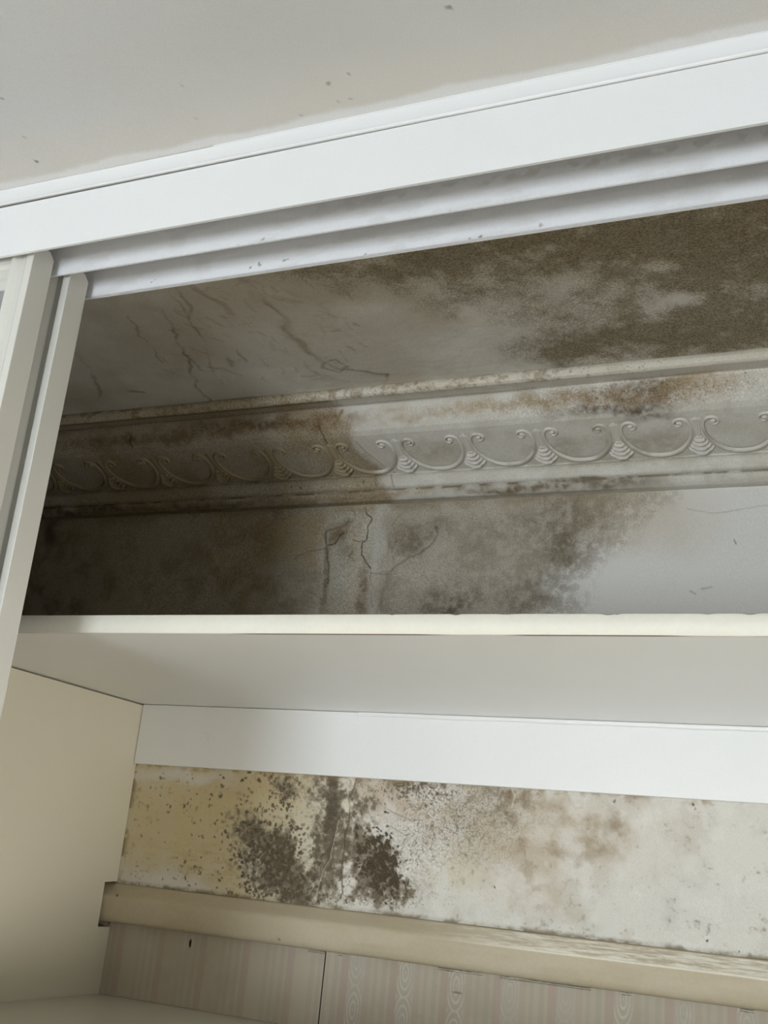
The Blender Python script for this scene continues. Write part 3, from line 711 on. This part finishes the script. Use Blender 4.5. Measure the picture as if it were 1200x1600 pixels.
def palmette(x, k):
    b = MB(); a = np.linspace(-1, 1, 13); s = np.linspace(0, 1, 33)
    A, Sg = np.meshgrid(a, s, indexing='ij')
    hw = .0035 + .0155 * Sg ** .9
    u = A * hw; v = .043 - .0425 * Sg + (np.abs(A) ** 1.3) * .0155 * Sg ** 1.2 + .0012 * np.cos(A * 9.4) * Sg
    rid = .5 + .5 * np.cos(Sg * 6.283 * 4.5)
    h = (.0014 + .0038 * rid) * (1 - sstep(.86, 1, np.abs(A))) * sstep(0, .06, Sg) * (1 - sstep(.96, 1, Sg)) - .0003
    P = np.empty((*h.shape, 3)); q = orn(u, v, h, x); P[..., 0], P[..., 1], P[..., 2] = q
    b.grid(P, stainc(P[..., 0]))
    # stem between two scrolls, flaring to a small three-lobed crown
    A, Sg = np.meshgrid(np.linspace(-1, 1, 9), np.linspace(0, 1, 17), indexing='ij')
    hw = .0040 + .0034 * Sg ** 2.5; u = A * hw; v = .040 + .0400 * Sg + .0022 * np.cos(A * 4.7) * sstep(.8, 1, Sg)
    h = (.0010 + .0012 * (.5 + .5 * np.cos(A * 6.283))) * (1 - sstep(.8, 1, np.abs(A))) * (1 - sstep(.94, 1, Sg)) - .0003
    P = np.empty((*h.shape, 3)); q = orn(u, v, h, x); P[..., 0], P[..., 1], P[..., 2] = q
    b.grid(P, stainc(P[..., 0]))
    return b.build('palmette', M['mould'], corn, smooth=True)


for k in range(14):
    palmette(-.2227 - .1102 * (k - 1), k)
    scroll(-.2227 + .0551 - .1102 * (k - 1) - .1102, k)
# ------------------------------------------------------------------ dado rail and strip over the fascia
rp = [(1.501, -.0575), (1.4955, -.0600), (1.4880, -.0660), (1.4810, -.0712), (1.4765, -.0750), (1.4745, -.0785), (1.4738, -.0840), (1.4738, -.0980), (1.4745, -.1060), (1.4760, -.1105), (1.4790, -.1132), (1.4860, -.1145), (1.501, -.1145)]
rp = np.array(rp); sg = np.concatenate([[0], np.cumsum(np.hypot(*np.diff(rp, axis=0).T))]); s_ = np.linspace(0, sg[-1], 60)
us = np.linspace(-1.128, XR - .003, 680); U, S = np.meshgrid(us, s_, indexing='ij')
n2 = fbm(U * .25, S, .02, 81); n3 = fbm(U * .10, S, .0022, 82, 3)
col = np.tile(lin((194, 181, 154)), (*U.shape, 1)); col = mixc(col, (180, 165, 134), sstep(.45, .7, n2) * .4)
worn_lit = sstep(-.62, -.38, U) * sstep(sg[5], sg[4], S) * sstep(0, .003, S - .004)  # worn bevel grain, also lightened for the light on its top
col = mixc(col, (232, 224, 204), worn_lit * .75)
col = mixc(col, (246, 242, 228), sstep(-.62, -.38, U) * (1 - sstep(.0006, .0018, np.abs(S - sg[5]))) * .8)  # highlight painted along the ridge
col = mixc(col, (246, 242, 230), worn_lit * sstep(.54, .62, n3) * .7); col = mixc(col, (186, 174, 150), worn_lit * sstep(.44, .38, n3) * .7)
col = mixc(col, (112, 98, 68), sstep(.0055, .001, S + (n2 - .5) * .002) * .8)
spots(col, us, s_, [(-1.088, .030), (-.965, sg[9]), (-.80, sg[8])], [.0018, .0014, .0014], (40, 30, 20), [.9, .7, .6])
py_, pz_ = np.interp(s_, sg, rp[:, 0]), np.interp(s_, sg, rp[:, 1])
P = np.stack([U, py_[None] + (n2 - .5) * .0012, pz_[None] + (n2 - .5) * .0008 + worn_lit * (n3 - .5) * .0012], -1)
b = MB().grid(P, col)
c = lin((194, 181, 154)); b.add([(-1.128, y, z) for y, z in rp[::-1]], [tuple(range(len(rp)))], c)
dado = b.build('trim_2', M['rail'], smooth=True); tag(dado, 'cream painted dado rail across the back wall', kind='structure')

zt = .8462 * YF
g = lambda x: max(0.0, min(1.0, (-.325 - x) / .55)) * .0024          # open joint, closing to the right
xs = np.linspace(XL, XR - .001, 120)
b = MB().box(XL, XR - .001, YF + .0, YF + .016, zt + .0006, ZC - .0008)
packer = b.build('trim_3', M['white']); tag(packer, 'narrow white strip closing the gap between ceiling and track', kind='structure')
MB().box(-.60, XR - .001, YF - .0006, YF + .014, ZC - .0010, ZC + .0002).build('caulk_bead', M['white'], packer)
P = np.array([[(x, YF - .0004, zt + .0002 - g(x) * .15), (x, YF - .0006, zt - g(x) * .45)] for x in xs])
q = MB().grid(P, np.ones((*P.shape[:2], 3))).build('filler_strip', M['white'], packer)
so = q.modifiers.new('thick', 'SOLIDIFY'); so.thickness = .004; so.offset = -1

# ------------------------------------------------------------------ sliding door track
tr = empty('sliding_door_track', (-.57, YF + .05, ZL)); tag(tr, 'white double channel track of the sliding doors under the ceiling', 'track')
Y1, Y2 = .8235, .8738
b = MB(); n = len(xs)
P = np.array([[(x, YF, ZL), (x, YF, zt - g(x) - .0002)] for x in xs]); b.grid(P, np.ones((n, 2, 3)))
P2 = P.copy(); P2[..., 1] += .003; b.grid(P2[:, ::-1], np.ones((n, 2, 3)))
b.grid(np.stack([P[:, 0], P2[:, 0]], 1)[:, ::-1], np.ones((n, 2, 3))); b.grid(np.stack([P[:, 1], P2[:, 1]], 1), np.ones((n, 2, 3)))
b.build('fascia', M['white'], tr)
ZT = ZL + .052
o = MB().extx([(Y1, ZL), (Y1 + .0022, ZL), (Y1 + .0022, ZT), (Y1, ZT)], XL, XR - .001).build('middle_flange', M['track'], tr)
o = MB().extx([(Y2 - .0008, ZL - .0012), (Y2 + .0035, ZL - .0012), (Y2 + .0035, ZL + .0012), (Y2 + .0022, ZL + .0018), (Y2 + .0022, ZT), (Y2, ZT), (Y2, ZL + .0006)], XL, XR - .001).build('rear_flange', M['track'], tr)
MB().extx([(YF + .003, ZT - .001), (Y2 + .0022, ZT - .001), (Y2 + .0022, ZC), (YF + .017, ZC), (YF + .017, ZT + .004), (YF + .003, ZT + .004)], XL, XR - .001).build('track_bed', M['bed'], tr)


r5 = np.random.default_rng(12)
for fl_name, yy, marks in (('middle_flange', Y1, ((372, 384), (411, 374), (278, 400), (701, 331), (702, 334), (330, 392))), ('rear_flange', Y2, ((237, 441), (241, 438), (391, 418), (406, 415), (405, 412), (445, 407), (450, 405), (570, 398), (733, 374), (750, 371), (845, 352)))):
    ux = np.linspace(-1.0, .1, 560); uz = np.linspace(ZL + .0004, ZT - .002, 40); U, V = np.meshgrid(ux, uz, indexing='ij')
    col = np.tile(lin((238, 239, 241)), (*U.shape, 1)); n2 = fbm(U * .3, V, .01, 131)
    col = mixc(col, (206, 204, 198), sstep(.5, .7, n2) * .25)
    if yy == Y1: col = mixc(col, (176, 172, 160), sstep(ZL + .020, ZL + .026, V) * sstep(ZL + .034, ZL + .028, V) * sstep(-.55, -.35, U) * sstep(.45, .6, fbm(U, V, .012, 133, 3)) * .4)
    cc = [onwall(a, b, yy) for a, b in marks]
    spots(col, ux, uz, cc, r5.uniform(.0007, .0019, len(cc)), (96, 88, 78), r5.uniform(.5, .9, len(cc)))
    P = np.stack([U, np.full_like(U, yy - .0003), V], -1)
    MB().grid(P, col).build('flange_face', M['flange'], bpy.data.objects[fl_name], smooth=True)


# ------------------------------------------------------------------ sliding doors
def door(x0, yc, wd, label):
    yf, yb = yc - .015, yc + .015
    t = empty('wardrobe_sliding_door', (x0 - wd / 2, yc, -1.70)); tag(t, label, 'door', group='sliding doors')
    zb, ztp = -1.70, ZL + .044
    p = [(x0, yb), (x0, yf + .0006), (x0 - .0006, yf), (x0 - .0088, yf), (x0 - .0092, yf + .0035), (x0 - .0112, yf + .0035), (x0 - .0115, yf + .0022), (x0 - .0205, yf + .0045), (x0 - .0215, yf + .0040),
         (x0 - .0285, yf - .0005), (x0 - .0300, yf - .0005), (x0 - .0305, yf + .010), (x0 - .0305, yb)]
    n = len(p); zz = [ztp - (.0085 if q[1] > yc + .012 else 0.0) for q in p]
    # the stile: its top is chamfered at the rear
    prof = p[:1] + [(x0, yb - .0075)] + p[1:] + [(x0 - .0305, yb - .0075)]
    prof = p[:1] + [(x0, yb - .0075)] + p[1:-1] + [(x0 - .0305, yb - .0075)] + p[-1:]
    n = len(prof)
    top = [ZL + (.0120 if abs(q[1] - yb) < 1e-6 else .0188) for q in prof]
    v = [(a, c, zb) for a, c in prof] + [(a, c, z) for (a, c), z in zip(prof, top)]
    f = [(i, (i + 1) % n, (i + 1) % n + n, i + n) for i in range(n)] + [tuple(range(n))[::-1], (0 + n, 1 + n, n - 2 + n, n - 1 + n), tuple(range(1 + n, n - 1 + n))]
    MB().add(v, f).build('stile', M['stile'], t)
    xl = x0 - wd
    MB().box(xl, xl + .03, yf, yb, zb, ZL + .0188).build('stile', M['stile'], t)
    MB().extx([(yf + .004, ZL - .002), (yf + .004, ZL + .010), (yf + .002, ZL + .012), (yf + .002, ZL + .016), (yb - .004, ZL + .016), (yb - .004, ZL - .030), (yf + .009, ZL - .030), (yf + .009, ZL - .020), (yf + .006, ZL - .018), (yf + .006, ZL - .006)],
              xl + .03, x0 - .0305).build('top_rail', M['stile'], t)
    MB().box(xl + .03, x0 - .0305, yf + .004, yb - .004, zb, zb + .05).build('bottom_rail', M['stile'], t)
    MB().box(xl + .03, x0 - .0305, yf + .011, yf + .017, zb + .05, ZL - .03).build('door_panel', M['glass'], t)
    return t


door(-.8117, .8487, .93, 'rear sliding door with pale aluminium edge, in the inner track')
door(-.8197, .7988, .93, 'front sliding door overlapping the other one, in the outer track')

# ------------------------------------------------------------------ shelf with a chipped cream lipping
YS = .9686; zs0, zs1 = .2189, .2391
sh = empty('wardrobe_shelf', (-.58, 1.22, zs0)); tag(sh, 'wide white wardrobe shelf with cream front edge', 'shelf')
MB().box(XL + .003, XR - .003, YS + .004, YW - .001, zs0 + .0004, zs1).build('shelf_board', M['board'], sh)
MB().box(XL + .003, XR - .003, YS + .0045, YW - .0012, zs1, zs1 + .0004).build('bounce_damper', M['dimmed_top'], sh)  # unseen dark sheet added to cut bounce onto the wall above
xs2 = np.linspace(XL + .003, XR - .003, 1100)
def chip(x):
    t = 0
    for px, w_, d_ in ((712, .006, .0011), (950, .010, .0012), (965, .004, .0008), (1172, .010, .0010), (1105, .008, .0006), (612, .004, .0006), (790, .012, .0004)):
        c = onwall(px, 961, YS)[0]; t += d_ * np.exp(-((x - c) / w_ * 2) ** 2)
    return t
ct = chip(xs2); wob = (fbm(xs2, xs2 * 0, .04, 91) - .5) * .0006
rows = [np.stack([xs2, np.full_like(xs2, y), z], -1) for y, z in ((YS + .004, zs1 - ct), (YS + .0006, zs1 - ct + wob * .3), (YS, zs1 - .0008 - ct + wob), (YS, np.full_like(xs2, zs0 + .0006)), (YS + .0008, np.full_like(xs2, zs0)), (YS + .004, np.full_like(xs2, zs0)))]
P = np.stack(rows, 1)
lc = np.tile(lin((222, 219, 206)), (*P.shape[:2], 1)); ex = sstep(.35, .55, fbm(xs2, xs2 * 0, .12, 92, 2)) * sstep(-.95, -.8, xs2)
lc[:, 4:] = mixc(lc[:, 4:], (112, 74, 48), np.repeat(ex[:, None], 2, 1) * .9); lc[:, :2] = mixc(lc[:, :2], (70, 52, 38), np.repeat(np.clip(ct / .0008, 0, 1)[:, None], 2, 1))
MB().grid(P, lc).build('edge_lipping', M['cream'], sh)

# batten under the shelf
bt = empty('shelf_batten', (-.25, 1.495, .083 * 1.491)); tag(bt, 'white batten under the shelf, fixed along the back wall', 'batten')
YB = 1.491
ob = MB().box(-1.1085, XR - .003, YB, YW - .0005, .0834 * YB, .1462 * YB + .0008).build('batten_board', M['board'], bt); bevel(ob, .0012)
xc = np.linspace(onwall(560, 1115, YB)[0], XR - .003, 300); zt_ = .1462 * YB + .0004; th = .0055 + (fbm(xc, xc * 0, .08, 95) - .5) * .003
P = np.stack([np.stack([xc, np.full_like(xc, y), z], -1) for y, z in ((YB - .0018, np.full_like(xc, zt_ + .0004)), (YB - .0022, zt_ - th * .5), (YB - .0012, zt_ - th), (YB + .0002, zt_ - th - .0006))], 1)
MB().grid(P, np.ones((300, 4, 3))).build('caulk_bead', M['board'], bt, smooth=True)
c = onwall(322.5, 1152, YB)
a = np.linspace(0, 2 * math.pi, 25)[:-1]; v = []; f = []
for r, h in ((.0068, 0), (.0064, .0006), (.0058, .0004), (.0054, -.0002)):
    v += [(c[0] + r * math.cos(t), YB - h - .0002, c[1] + r * math.sin(t)) for t in a]
for k in range(3): f += [(k * 24 + i, k * 24 + (i + 1) % 24, (k + 1) * 24 + (i + 1) % 24, (k + 1) * 24 + i) for i in range(24)]
f += [tuple(range(72, 96))]
MB().add(v, f).build('screw_cap', M['board'], bt)

# side panel notched round the rail
XP = -.7397 * YW; zb = -.2175
pr = [(YS + .002, -Z0), (YW - .001, -Z0), (YW - .001, -.1225), (1.4695, -.1225), (1.4690, -.0577), (YW - .001, -.0558), (YW - .001, .0834 * YB), (YW - .001, .2172), (YS + .002, .2172)]
n = len(pr); v = [(x, y, z) for x in (XP - .016, XP) for y, z in pr]
f = [(i, (i + 1) % n, (i + 1) % n + n, i + n) for i in range(n)] + [tuple(range(n)), tuple(range(n, 2 * n))[::-1]]
sp = MB().add(v, f).build('wardrobe_side_panel', M['side']); tag(sp, 'cream wardrobe side panel, notched around the dado rail', 'panel')

# lower shelf
ob = MB().box(XP + .0008, XR - .003, YS + .002, YW - .0014, zb - .018, zb).build('lower_shelf', M['base']); tag(ob, 'glossy cream lower shelf at the foot of the striped wallpaper', 'shelf')
